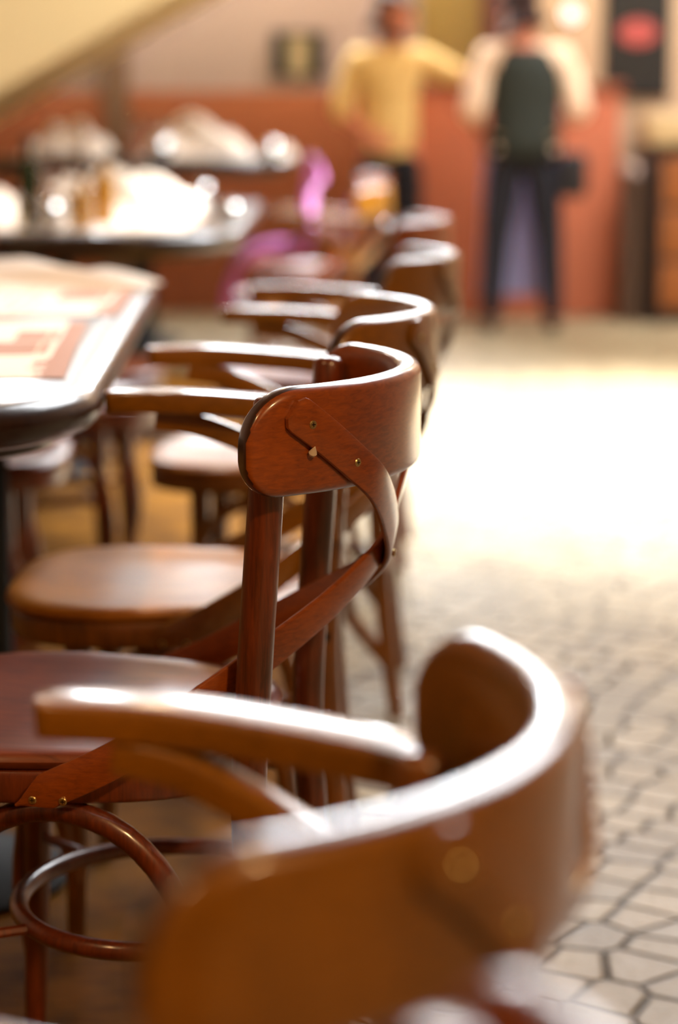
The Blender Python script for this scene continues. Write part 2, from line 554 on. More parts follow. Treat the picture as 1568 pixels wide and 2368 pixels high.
CHAIRS = 'dark bentwood chairs at the restaurant tables'
def make_chair(name, arms, wood_body, wood_back, label):
    root = empty(name, label=label, cat='chair', group=CHAIRS)
    obj('seat', seat_bm(), 'honey_seat' if arms else 'red_seat', root)
    sr = obj('seat_ring', ring_bm(), wood_body, root)
    obj('backrest', backrest_bm(), [wood_back, 'rim'], root)
    for s in (-1, 1):
        l = obj('leg', rear_leg_bm(s, .762 if arms else .818), wood_body, root)
        b = obj('bolt', lathe(NB(), [(0, 0), (.007, 0), (.0075, .003), (.005, .006), (0, .0072)], 16), 'black_metal', l)
        b.location = (.2092, s*.1885, .430); b.rotation_euler = (-s*PI/2, 0, 0)
        obj('leg', front_leg_bm(s), wood_body, root)
        obj('arch_brace', arch_bm(s), wood_body, root)
        if arms:
            obj('armrest', arm_bm(s), wood_back, root)
            obj('arm_brace', arm_brace_bm(s), wood_back, root)
    obj('ring_stretcher', hoop_bm(), wood_body, root)
    for s in (1, -1):
        st = obj('cross_strap', strap_bm(s, arms), wood_back, root)
        c = strap_ctrl(s, arms)
        f = lambda p: Vector((p[0], p[1]*s, p[2]))
        for (pa, na), (pb, nb), t in ((c[0], c[1], .62), (c[2], c[3], .1)):
            n = f(Vector(na).lerp(Vector(nb), t)); add_screw(st, f(Vector(pa).lerp(Vector(pb), t))+n*.0035, n)
        for xx, zz in ((XC-.234, .4295), (XC-.203, .4295)):
            add_screw(st, Vector((xx, s*.2292, zz)), (0, s, 0))
        if s > 0:
            for k, (dy, dz) in enumerate(((-.004, .010), (.005, -.008))):
                add_screw(st, Vector((XC+.1045 if arms else XC+.0945, dy, (.680 if arms else .650)+dz)), (1, 0, -.12))
    return root

def place(root, chord_mid, rz, scale=None):
    """put the middle of the backrest chord at chord_mid (x,y)"""
    R = Matrix.Rotation(rz, 3, 'Z')
    o = Vector((chord_mid[0], chord_mid[1], 0)) - R @ Vector((XC, 0, 0))
    return o

D = math.radians
pos = lambda cm, rz: place(None, cm, rz)
side = make_chair('bentwood_chair', False, 'red_wood', 'red_board',
                  'sharp reddish brown cross-back chair without arms, beside the near table corner')
side.location = pos((-.036, 2.245), D(-9)); side.rotation_euler = (0, 0, D(-9))
glue = obj('glue_drip', None or lathe(NB(), [(0, -.004), (.003, -.003), (.0042, 0), (.003, .003), (.001, .007), (0, .009)], 12), 'glue', side)
gp = bpt(D(-44.5), RB+BTH/2+.005, .779)
glue.location = gp; glue.rotation_euler = (.5, .4, 0)
glue['label'] = 'pale dried drip under the strap'

armch = make_chair('bentwood_armchair', True, 'honey_wood', 'honey_board',
                   'honey brown armchair in the near foreground, its curved top edge glaring white')
armch.location = pos((.003, 1.085), D(-18)); armch.rotation_euler = (0, 0, D(-18)); armch.scale = (1, 1, .94)
def armchair(cm, deg, label, scale=None):
    return dup(armch, pos(cm, D(deg)), D(deg), label, CHAIRS, scale or (1, 1, 1))
def sidechair(cm, deg, label, scale=None):
    return dup(side, pos(cm, D(deg)), D(deg), label, CHAIRS, scale or (1, 1, 1))
sidechair((-.02, .53), -20, 'blurred chair cut off by the bottom edge of the photo, nearest the viewer', (1, 1, .955))
armchair((.012, 2.92), -1, 'brown armchair directly behind the sharp reddish chair')
armchair((.105, 4.05), -3, 'blurred armchair third along the aisle, its seat shining white')
M_dark = sidechair((.155, 5.35), -4, 'blurred chair fourth along the aisle with two white glints on its back')
armchair((.06, 7.6), 0, 'blurred chair with the purple jacket over it')
sidechair((.09, 9.0), 0, 'farthest blurred chair of the aisle row, in front of the man in yellow')
# chairs on the other side of the tables
def facing(x, y, deg, label, src=None):
    rz = D(180+deg)
    return dup(src or side, pos((x, y), rz), rz, label, CHAIRS, (1, 1, 1))
facing(-.97, 4.05, 3, 'red brown chair facing the aisle from the far side of the near table')
M_dk = facing(-.86, 4.86, -4, 'dark blurred chair just beyond the end of the near table')
facing(-.90, 5.42, 5, 'dark blurred chair just in front of the second table')

# ------------------------------------------------------------------ tables
def table(name, cx, cy, hx, hy, rz, top, rad, label, radn=None):
    """rounded rectangle top with a half-round edge; rad: far and near corner radius"""
    root = empty(name, (cx, cy, 0), rz, label, 'table', 'dark lacquered restaurant tables')
    def outline(g):
        pts = []
        for sx, sy, a0, r in ((1, 1, 0, rad), (-1, 1, PI/2, rad), (-1, -1, PI, radn or rad), (1, -1, 1.5*PI, radn or rad)):
            for k in range(13):
                a = a0+PI/2*k/12
                pts.append(Vector((sx*(hx-r)+(r+g)*math.cos(a), sy*(hy-r)+(r+g)*math.sin(a), 0)))
        return pts
    bm = NB()
    prof = [(-.05, top-.054)]+[(-.027+.027*math.sin(a), top-.027-.027*math.cos(a)) for a in [PI*k/10 for k in range(11)]]+[(-.033, top-.0008), (-.036, top-.0012), (-.040, top)]
    rings = [[bm.verts.new(p+Vector((0, 0, z))) for p in outline(g)] for g, z in prof]
    for A, B in zip(rings, rings[1:]):
        n = len(A)
        for k in range(n): bm.faces.new((A[k], A[(k+1) % n], B[(k+1) % n], B[k]))
    bm.faces.new(rings[-1]); bm.faces.new(rings[0][::-1])
    obj('tabletop', bm, 'lacquer', root, 30)
    bm = NB()
    tr = [[bm.verts.new(p+Vector((0, 0, z))) for p in outline(g)] for g, z in ((-.055, top-.054), (-.055, top-.068), (-.062, top-.072), (-.09, top-.072))]
    for A, B in zip(tr, tr[1:]):
        n = len(A)
        for k in range(n): bm.faces.new((A[k], B[k], B[(k+1) % n], A[(k+1) % n]))
    bm.faces.new(tr[-1]); bm.faces.new(tr[0])
    obj('apron', bm, 'lacquer', root, 30)
    for s in (-1, 1):
        y = s*hy*.3
        bm = NB()
        lathe(bm, [(.045, .05), (.05, .09), (.034, .14), (.032, top-.14), (.05, top-.09), (.12, top-.072)], 20, (0, y, 0))
        p = obj('pedestal', bm, 'black', root)
        bm = NB()
        lathe(bm, [(.17, 0), (.175, .012), (.16, .022), (.07, .04), (.045, .052)], 28, (0, y, 0))
        obj('foot_plate', bm, 'black', p)
    return root

T1 = .775
near_t = table('dining_table', -.575, 3.29, .26, .96, D(2.2), T1, .10, 'dark glossy table at left with two printed menus on it', .26)
T2 = .775
table('dining_table', -.93, 7.0, .66, 1.22, 0, T2, .42, 'second dark glossy table back, covered with pale papers, glasses and bottles', .34)
T3 = .885
table('dining_table', -.92, 10.2, .72, .62, 0, T3, .12, 'farthest table with white napkins heaped on it', .3)
# ------------------------------------------------------------------ papers
def sheet(name, corner, ux, vy, w, h, z, prints, parent=None, lift=None, nu=40, nv=48, label=None, cat='menu', group=None):
    """paper with printed blocks: corner (x,y) is the near right corner; u runs left, v runs away; prints -> material index from (u,v)"""
    bm = NB()
    C = Vector((corner[0], corner[1], z))
    U, V = Vector((ux[0], ux[1], 0)), Vector((vy[0], vy[1], 0))
    g = []
    for j in range(nv+1):
        row = []
        for i in range(nu+1):
            u, v = w*i/nu, h*j/nv
            zz = .0012 + (lift(u, v) if lift else 0)
            row.append(bm.verts.new(C+U*u+V*v+Vector((0, 0, zz))))
        g.append(row)
    for j in range(nv):
        for i in range(nu):
            f = bm.faces.new((g[j][i], g[j][i+1], g[j+1][i+1], g[j+1][i]))
            f.material_index = prints((i+.5)/nu*w, (j+.5)/nv*h, i, j)
    r = bmesh.ops.extrude_face_region(bm, geom=list(bm.faces))
    for e in r['geom']:
        if isinstance(e, bmesh.types.BMVert): e.co.z += .0006
    # keep print on both faces
    return setp(obj(name, bm, ['paper', 'ink', 'text'], parent), label, cat, group)

rag = [random.random() for _ in range(400)]
def print_menu(w, h):
    def f(u, v, i, j):
        if u < .028: return 1
        if .032 < u < .095 and h*.60 < v < h*.80: return 1 if not (.045 < u < .05) else 2
        if .036 < u < .13 and h*.34 < v < h*.58: return 1 if not (.05 < u < .056) else 2
        if u < .028+.03*rag[j*3 % 400] and v < h*.27: return 1
        if u > .15:
            col = int((u-.15)/.026)
            if (u-.15) % .026 < .012 and .06*h < v < .92*h and rag[(col*37+j) % 400] > .35: return 2
        return 0
    return f
c0, c1 = onplane(150, 877, T1), onplane(205, 746, T1)
vv = (c1-c0); hh = vv.length; vv.normalize()
uu = Vector((-1, -.03, 0)).normalized()
sheet('menu', c0, uu, vv, .46, hh, T1, print_menu(.46, hh), None,
      lambda u, v: .004*math.exp(-(u/.05)**2)*max(0, math.sin(v*6)), nu=110, nv=70,
      label='printed menu sheet nearest the rounded corner of the near table', group='printed menu sheets on the near table')
c0, c1 = onplane(272, 731, T1), onplane(340, 642, T1)
vv = (c1-c0); hh = vv.length; vv.normalize()
sheet('menu', c0, uu, vv, .46, hh, T1, print_menu(.46, hh), None, None, nu=110, nv=50,
      label='second printed menu sheet, farther back on the near table', group='printed menu sheets on the near table')

def napkin(name, loc, rx, ry, h, seed, label, cat='napkin', group=None, mat='napkin', n=34):
    rnd = random.Random(seed)
    ph = [(rnd.uniform(2, 6), rnd.uniform(2, 6), rnd.uniform(0, 6), rnd.uniform(.15, .4)) for _ in range(6)]
    bm = NB(); g = []
    for j in range(n+1):
        row = []
        for i in range(n+1):
            a, b = 2*i/n-1, 2*j/n-1
            r2 = max(abs(a), abs(b))
            e = max(0, 1-r2**2.2)
            w = sum(q*math.sin(f1*a*1.6+f2*b*1.6+p) for f1, f2, p, q in ph)
            row.append(bm.verts.new(Vector((a*rx*(1+.05*w), b*ry*(1+.05*w), .003+max(0, h*e*(.62+.38*w))))))
        g.append(row)
    for j in range(n):
        for i in range(n):
            bm.faces.new((g[j][i], g[j][i+1], g[j+1][i+1], g[j+1][i]))
    r = bmesh.ops.extrude_face_region(bm, geom=list(bm.faces))
    for e in r['geom']:
        if isinstance(e, bmesh.types.BMVert): e.co.z -= .002
    return setp(obj(name, bm, mat, None, 60, loc), label, cat, group)
p = onplane(60, 640, T1)
napkin('napkin', (p.x-.06, 4.08, T1), .33, .12, .055, 3, 'crumpled white napkin lying across the far end of the near table', group=None)
# papers and napkins on the second table
sheet('menu', (-.42, 5.93), (-1, 0), (0, 1), .62, 1.0, T2, lambda u, v, i, j: 2 if (i//3) % 4 == 0 and 6 < j < 40 else 0, None, None, 50, 48,
      label='pale paper covering the front of the second table', cat='menu')
napkin('napkin', (-.70, 7.3, T2), .24, .3, .15, 5, 'white napkin heaped in the middle of the second table')
napkin('napkin', (-1.2, 6.9, T2), .2, .25, .12, 11, 'white napkin heaped at the left of the second table')
napkin('napkin', (-.66, 10.3, T3), .25, .25, .19, 8, 'tall heap of white napkins on the farthest table')
napkin('napkin', (-.29, 10.15, T3), .085, .16, .08, 12, 'low folded white napkin by the right end of the farthest table')
napkin('napkin', (-1.25, 10.2, T3), .2, .25, .22, 15, 'white napkin heap at the left end of the farthest table')

# glasses, bottles
def wine_glass(loc, label, h=.2):
    bm = NB()
    k = h/.2
    lathe(bm, [(0, 0), (.034*k, .001), (.034*k, .003), (.006*k, .008), (.004*k, .03), (.004*k, .085), (.012*k, .095), (.036*k, .12), (.04*k, .145), (.034*k, .2),
               (.033*k, .2), (.0385*k, .145), (.0345*k, .121), (.011*k, .098), (0, .096)], 24)
    o = obj('wine_glass', bm, 'glass', None, 60, loc)
    return setp(o, label, 'glass', 'wine glasses on the back tables')
def tumbler(loc, label):
    bm = NB()
    lathe(bm, [(0, 0), (.03, 0), (.032, .004), (.037, .1), (.0355, .1), (.0305, .008), (0, .008)], 24)
    return setp(obj('tumbler', bm, 'glass', None, 60, loc), label, 'glass', 'wine glasses on the back tables')
def bottle(loc, label, mat, h=.24, r=.03):
    root = empty('bottle', loc, 0, label, 'bottle', 'table bottles on the second table')
    bm = NB()
    lathe(bm, [(0, 0), (r*.95, 0), (r, .006), (r, h*.55), (r*.8, h*.66), (r*.38, h*.76), (r*.34, h*.92), (0, h*.92)], 24)
    obj('body', bm, mat, root)
    bm = NB()
    lathe(bm, [(r*.42, h*.9), (r*.44, h*.92), (r*.44, h*.99), (r*.3, h), (0, h)], 20)
    obj('cap', bm, 'black', root)
    return root
def on_table(px, Y, top):
    q = at(px, 400, Y); return (q.x, Y, top)
wine_glass(on_table(134, 6.25, T2), 'wine glass near the front left of the second table, behind the steel glint bowl')
tumbler(on_table(66, 5.96, T2), 'small tumbler at the front left of the second table')
tumbler(on_table(182, 6.02, T2), 'small tumbler behind the first one on the second table')
wine_glass(on_table(172, 6.74, T2), 'wine glass in the middle of the second table, left of the steel glint bowl')
wine_glass(on_table(278, 6.92, T2), 'wine glass right of the middle glint on the second table', .21)
wine_glass(on_table(110, 7.5, T2), 'tall wine glass at the back left of the second table', .22)
wine_glass(on_table(370, 9.83, T3), 'wine glass on the farthest table, just behind the steel glint bowl', .2)
wine_glass(on_table(325, 9.85, T3), 'left one of the two wine glasses on the farthest table', .2)
bottle(on_table(66, 6.5, T2), 'dark bottle at the left of the second table', 'bottle', .25, .034)
bottle(on_table(240, 6.3, T2), 'amber oil bottle beside the middle wine glass on the second table', 'oil', .2, .028)
bottle(on_table(190, 6.24, T2), 'short dark cruet bottle on the second table behind the tumblers', 'oil', .15, .03)

def glint_bowl(loc, label, r=.045):  # lidded steel bowls added to mirror the windows as round glints
    root = empty('glint_bowl', loc, 0, label, 'bowl', 'steel bowls added for glints on the back tables')
    obj('bowl', lathe(NB(), [(0, 0), (r*.6, 0), (r*.62, .004), (r*.8, r*.35), (r, r*.8), (r*1.02, r*.95), (r*.98, r*.97), (0, r*.97)], 28), 'chrome', root, 60)
    pr = [(r*1.03, r*.98)]+[(r*math.cos(a), r+r*.8*math.sin(a)) for a in [PI/2*q/10 for q in range(10)]]+[(r*.12, r*1.8), (r*.13, r*1.9), (r*.08, r*2.0), (0, r*2.02)]
    obj('lid', lathe(NB(), pr, 28), 'chrome', root, 60)
    return root
def tab(px, Y, T): q = on_table(px, Y, T); return q
glint_bowl(tab(112, 6.02, T2), 'added steel glint bowl at the front left of the second table')
glint_bowl(tab(222, 6.82, T2), 'added steel glint bowl in the middle of the second table, nearest the amber bottle', .05)
glint_bowl(tab(372, 9.75, T3), 'added steel glint bowl at the near edge of the farthest table, before the glasses', .055)
glint_bowl(tab(468, 8.0, T2), 'small added steel glint bowl at the far right end of the second table', .035)
glint_bowl(tab(535, 6.6, T2), 'small added steel glint bowl by the right rounded corner of the second table', .028)
glint_bowl(tab(628, 9.75, T3), 'small added steel glint bowl at the right end of the farthest table', .045)

# ------------------------------------------------------------------ purple jacket on the chair
def draped(name, pts_grid, mat, th=.02):
    bm = NB(); g = [[bm.verts.new(p) for p in row] for row in pts_grid]
    for A, B in zip(g, g[1:]):
        for k in range(len(A)-1): bm.faces.new((A[k], A[k+1], B[k+1], B[k]))
    bmesh.ops.recalc_face_normals(bm, faces=bm.faces)
    bmesh.ops.solidify(bm, geom=list(bm.faces), thickness=th)
    return obj(name, bm, mat, None, 60)
YJ = 7.3
rows = []
prof = [(-.02, .93, 0), (-.05, .99, .03), (-.07, .9, .05), (-.075, .8, .03), (-.085, .72, .06), (-.14, .70, .02), (-.22, .685, .04), (-.30, .66, .02), (-.34, .58, .05), (-.345, .48, .02)]
for k, (dx, z, w) in enumerate(catmull([(a, b, c) for a, b, c in prof], 4)):
    row = []
    for i in range(17):
        t = i/16
        row.append(Vector((-.04+dx+.012*math.sin(9*t+k*.5), YJ+.05+.42*t, z-.06+.02*math.sin(7*t+k*.3))))
    rows.append(row)
setp(draped('jacket', rows, 'purple'), 'purple jacket hanging over the back and seat of a blurred chair', 'jacket')

# ------------------------------------------------------------------ room
XL, XR, YB, YF, ZC = -5.2, 5.2, 12.1, -2.6, 4.8
XS = -.06
struct('floor', bx((XS, YF-.2, -.1), (XR+.2, YB+.2, 0)), 'floor')
bm = bx((XL-.2, YF-.2, -.1), (XS, 9.3, 0)); struct('floor_seating', bm, 'floor_wood')
struct('floor_back', bx((XL-.2, 9.3, -.1), (XS, YB+.2, 0)), 'floor')
def wall_with_holes(name, axis, c0, c1, u0, u1, holes, mat):
    """holes: (ua,ub,za,zb) along the wall; full height ZC"""
    bm = NB()
    us = sorted({u0, u1}|{h[0] for h in holes}|{h[1] for h in holes})
    zs = sorted({0, ZC}|{h[2] for h in holes}|{h[3] for h in holes})
    for a, b in zip(us, us[1:]):
        for za, zb in zip(zs, zs[1:]):
            um, zm = (a+b)/2, (za+zb)/2
            if any(h[0] < um < h[1] and h[2] < zm < h[3] for h in holes): continue
            if axis == 'x': box(bm, (c0, a, za), (c1, b, zb))
            else: box(bm, (a, c0, za), (b, c1, zb))
    bmesh.ops.remove_doubles(bm, verts=bm.verts, dist=1e-5)
    return struct(name, bm, mat)

back_holes = [(-1.62, -1.3, 1.95, 4.1), (-.75, 1.1, 1.95, 4.1), (1.25, 2.65, 1.95, 4.1)]
SKY = (.8, 4.0, 5.4, 11.0)
wall_with_holes('wall_back', 'y', YB, YB+.2, XL-.2, XR+.2, back_holes, 'plaster')
wall_with_holes('wall_right', 'x', XR, XR+.2, YF, YB, [], 'brown_wall')
wall_with_holes('wall_left', 'x', XL-.2, XL, YF, YB, [], 'brown_wall')
wall_with_holes('wall_front', 'y', YF-.2, YF, XL-.2, XR+.2, [], 'brown_wall')
wn = 0
def window(axis, a, b, za, zb, c, mat):
    global wn
    wn += 1
    bm = NB()
    t = .045
    def B(u0, u1, z0, z1):
        if axis == 'y': box(bm, (u0, c, z0), (u1, c+.08, z1))
        else: box(bm, (c, u0, z0), (c+.08, u1, z1))
    B(a, a+t, za, zb); B(b-t, b, za, zb); B(a+t, b-t, za, za+t); B(a+t, b-t, zb-t, zb)
    m = (a+b)/2; B(m-t/2, m+t/2, za+t, zb-t)
    zm = (za+zb)/2; B(a+t, m-t/2, zm-.02, zm+.02); B(m+t/2, b-t, zm-.02, zm+.02)
    w = struct(f'window_{wn}', bm, 'white_frame')
    if axis == 'y': pb = bx((a+.01, c+.05, za+.01), (b-.01, c+.06, zb-.01))
    else: pb = bx((c+.05, a+.01, za+.01), (c+.06, b-.01, zb-.01))
    obj('pane', pb, mat, w)
for h in back_holes: window('y', *h, YB+.06, 'daylight')
bm = NB()
for lo, hi in (((XL-.2, YF-.2), (SKY[0], YB+.2)), ((SKY[1], YF-.2), (XR+.2, YB+.2)), ((SKY[0], YF-.2), (SKY[1], SKY[2])), ((SKY[0], SKY[3]), (SKY[1], YB+.2))):
    box(bm, (lo[0], lo[1], ZC), (hi[0], hi[1], ZC+.15))
struct('ceiling', bm, 'ceiling')
bm = NB()
for k in range(5):
    x = SKY[0]+(SKY[1]-SKY[0])*k/4
    box(bm, (x-.03, SKY[2], ZC+.03), (x+.03, SKY[3], ZC+.13))
for k in range(6):
    y = SKY[2]+(SKY[3]-SKY[2])*k/5
    box(bm, (SKY[0], y-.02, ZC+.05), (SKY[1], y+.02, ZC+.11))
w_ = struct('window_4', bm, 'white_frame')
obj('pane', bx((SKY[0], SKY[2], ZC+.08), (SKY[1], SKY[3], ZC+.09)), 'daylight_side', w_)

# wainscot panel, counter front, door, pillar, frames at the back wall
FX = lambda px, Y=YB: at(px, 400, Y).x
def FZ(py, Y=YB): return at(784, py, Y).z
def trimbox(name, x0, x1, z0, z1, mat, d=.04, y=YB, bevel=.004):
    return struct(name, bx((x0, y-d, z0), (x1, y, z1), bevel), mat)
trimbox('trim_1', XL, FX(247), 0, FZ(212), 'terracotta', .05)
trimbox('trim_4', FX(303), FX(985), 0, FZ(212), 'terracotta', .05)
trimbox('trim_2', FX(248), FX(302), .002, FZ(-160), 'pillar', .09)
def door_at(name, x0, x1, z1):
    d = struct(name, bx((x0, YB-.045, .002), (x1, YB, z1), .004), 'olive')
    fr = NB(); w = .11
    box(fr, (x1, YB-.07, .002), (x1+w, YB, z1+w)); box(fr, (x0-.001, YB-.07, z1), (x1, YB, z1+w))
    obj('door_frame', fr, 'maroon', d)
    h = NB(); tube(h, [(x1-.09, YB-.05, 1.0), (x1-.09, YB-.1, 1.0), (x1-.2, YB-.1, 1.0)], .011, 10)
    obj('handle', h, 'steel', d)
# counter in front of the back wall
YK = 11.75
kx0, kx1 = at(950, 400, YK).x, at(1432, 400, YK).x
root = empty('counter', ((kx0+kx1)/2, YK, 0), 0, 'orange red painted counter front behind the waiter', 'counter')
kz = at(784, 192, YK).z
w2 = (kx1-kx0)/2
obj('front_panel', bx((-w2, 0, 0), (w2, .26, kz-.035), .006), 'terracotta2', root)
obj('counter_top', bx((-w2-.02, -.03, kz-.035), (w2+.02, .27, kz), .01), 'terracotta', root)
door_at('door_1', FX(968), FX(1108), 2.1)
struct('wall_niche', bx((FX(1150), YB-.03, 0), (XR, YB, ZC), 0), 'cream_wall')

def framed(name, px0, px1, py0, py1, label):
    x0, x1, z0, z1 = FX(px0), FX(px1), FZ(py1), FZ(py0)
    root = empty(name, ((x0+x1)/2, YB-.02, z0), 0, label, 'picture')
    w, h = (x1-x0)/2, z1-z0
    b = NB()
    sw = w*.62
    box(b, (-w, -.03, 0), (-w+sw, .018, h)); box(b, (w-sw, -.03, 0), (w, .018, h))
    box(b, (-w+sw, -.022, h-.018), (w-sw, .018, h)); box(b, (-w+sw, -.022, 0), (w-sw, .018, .012))
    obj('frame', b, 'black', root)
    obj('print', bx((-w+sw, -.012, .012), (w-sw, .017, h-.018)), 'frame_mid', root)
    return root
framed('wall_picture', 632, 752, 74, 180, 'small pale picture between two broad black side bars on the back wall')

# yellow sloping stair soffit at the upper left
YS = 9.6
A0, A1 = at(-130, 282, YS), at(480, -64, YS)
bm = NB()
d = (A1-A0).normalized()
vs = []
for yy in (YS, YS+1.6):
    for p_ in (A0-d*.8, A1+d*2.2):
        for hgt in (0, .7):
            vs.append(bm.verts.new((p_.x, yy, p_.z+hgt)))
a, b_, c, d_, e, f, g_, h_ = vs
for q in ((a, c, d_, b_), (e, f, h_, g_), (a, b_, f, e), (c, g_, h_, d_), (a, e, g_, c), (b_, d_, h_, f)): bm.faces.new(q)
struct('trim_3', bm, 'yellow')

# menu board with a red oval sign, right
YM = YB-.06
x0, x1 = at(1397, 100, YM).x, at(1553, 100, YM).x
z0, z1 = at(784, 228, YM).z, at(784, -60, YM).z
root = empty('menu_sign', ((x0+x1)/2, YM, z0), 0, 'tall dark menu board with a pink red oval emblem on the right wall', 'board')
w2 = (x1-x0)/2
obj('panel', bx((-w2, 0, 0), (w2, .028, z1-z0), .004), 'slate', root)
b = NB()
cz = at(784, 75, YM).z-z0
lathe(b, [(0, 0), (1, 0), (1, .12), (0, .2)], 28)
for v in b.verts: v.co = Vector((v.co.x*.105, -v.co.z*.04, cz+v.co.y*.068))
obj('emblem', b, 'red_sign', root)
# globe lamp
lp = at(1325, 30, YB-.25)
root = empty('wall_lamp', (lp.x, YB-.031, lp.z), 0, 'small lit globe lamp on the cream wall above the waiter', 'lamp')
b = NB(); bmesh.ops.create_uvsphere(b, u_segments=20, v_segments=12, radius=.045); obj('globe', b, 'lamp', root, loc=(0, -.13, 0))
b = NB(); tube(b, [(0, 0, -.02), (0, -.08, -.05), (0, -.13, -.042)], .008, 8); lathe(b, [(0, 0), (.04, 0), (.04, .01), (0, .012)], 16, (0, 0, 0)); obj('bracket', b, 'brass', root)

# sideboard at the right, steel bin
YC = 11.35
x0 = at(1512, 400, YC).x
root = empty('sideboard', (x0, YC, 0), 0, 'dark wood sideboard with amber doors and a pale stone top at the right edge', 'sideboard')
zt = at(784, 335, YC).z
obj('carcass', bx((0, .012, 0), (1.6, .6, zt), .004), 'cab_dark', root)
obj('worktop', bx((-.02, -.03, zt), (1.63, .6, zt+.16), .02), 'stone_top', root)
for k in range(3):
    for r in range(3):
        zlo = .08+r*(zt-.12)/3
        dr = obj('drawer', bx((.05+k*.51, -.004, zlo), (.05+k*.51+.46, .014, zlo+(zt-.2)/3), .004), 'cab_door', root)
        kb = NB(); lathe(kb, [(.006, 0), (.006, .015), (.014, .02), (.012, .03), (0, .032)], 12)
        for v in kb.verts: v.co = Vector((v.co.x+.05+k*.51+.23, -.004-v.co.z, v.co.y+zlo+(zt-.2)/6))
        obj('knob', kb, 'brass', dr)
YD = 11.5
q = at(1466, 400, YD)
root = empty('pedal_bin', (q.x, YD, 0), 0, 'tall slim grey steel bin between the counter and the sideboard', 'bin')
zt = at(784, 370, YD).z
obj('body', lathe(NB(), [(0, 0), (.075, 0), (.075, zt-.12), (0, zt-.12)], 24), 'steel', root)
obj('lid', lathe(NB(), [(.08, zt-.12), (.082, zt-.1), (.07, zt-.04), (.04, zt-.008), (0, zt)], 24), 'steel', root)
# ------------------------------------------------------------------ people
def skin_mesh(name, joints, edges, mat, parent, root=0, sub=2, loc=None):
    me = bpy.data.meshes.new(name)
    names = list(joints)
    me.from_pydata([joints[k][0] for k in names], [(names.index(a), names.index(b)) for a, b in edges], [])
    o = bpy.data.objects.new(name, me); COL.objects.link(o)
    o.parent = parent
    sk = o.modifiers.new('skin', 'SKIN'); sk.use_smooth_shade = True
    sv = me.skin_vertices[0].data
    for i, k in enumerate(names):
        r = joints[k][1]
        sv[i].radius = r if isinstance(r, tuple) else (r, r)
        sv[i].use_root = (i == root)
    ss = o.modifiers.new('subsurf', 'SUBSURF'); ss.levels = sub; ss.render_levels = sub
    dg = bpy.context.evaluated_depsgraph_get()
    m2 = bpy.data.meshes.new_from_object(o.evaluated_get(dg))
    o.modifiers.clear(); o.data = m2; m2.name = name
    m2.polygons.foreach_set('use_smooth', [True]*len(m2.polygons))
    if not m2.materials: m2.materials.append(M[mat])
    else: m2.materials[0] = M[mat]
    return o

def hand(J, E, tag, wrist, d, side_v, palm_n):
    """palm and five fingers: d along the hand, side_v towards the thumb, palm_n the way the fingers curl"""
    d, s, n = Vector(d).normalized(), Vector(side_v).normalized(), Vector(palm_n).normalized()
    w = Vector(wrist)
    J[tag+'palm'] = (w+d*.045, .02)
    E.append((tag+'wrist', tag+'palm'))
    for k, (off, ln) in enumerate(((.026, .066), (.009, .076), (-.008, .07), (-.025, .054))):
        b = w+d*.085+s*off
        J[f'{tag}f{k}a'] = (b, .0095)
        J[f'{tag}f{k}b'] = (b+d*ln*.5+n*ln*.18, .0085)
        J[f'{tag}f{k}c'] = (b+d*ln*.82+n*ln*.5, .0072)
        E += [(tag+'palm', f'{tag}f{k}a'), (f'{tag}f{k}a', f'{tag}f{k}b'), (f'{tag}f{k}b', f'{tag}f{k}c')]
    t = w+d*.035+s*.03
    J[tag+'t1'] = (t, .0105); J[tag+'t2'] = (t+d*.03+s*.022+n*.01, .009); J[tag+'t3'] = (t+d*.055+s*.028+n*.02, .0078)
    E += [(tag+'palm', tag+'t1'), (tag+'t1', tag+'t2'), (tag+'t2', tag+'t3')]

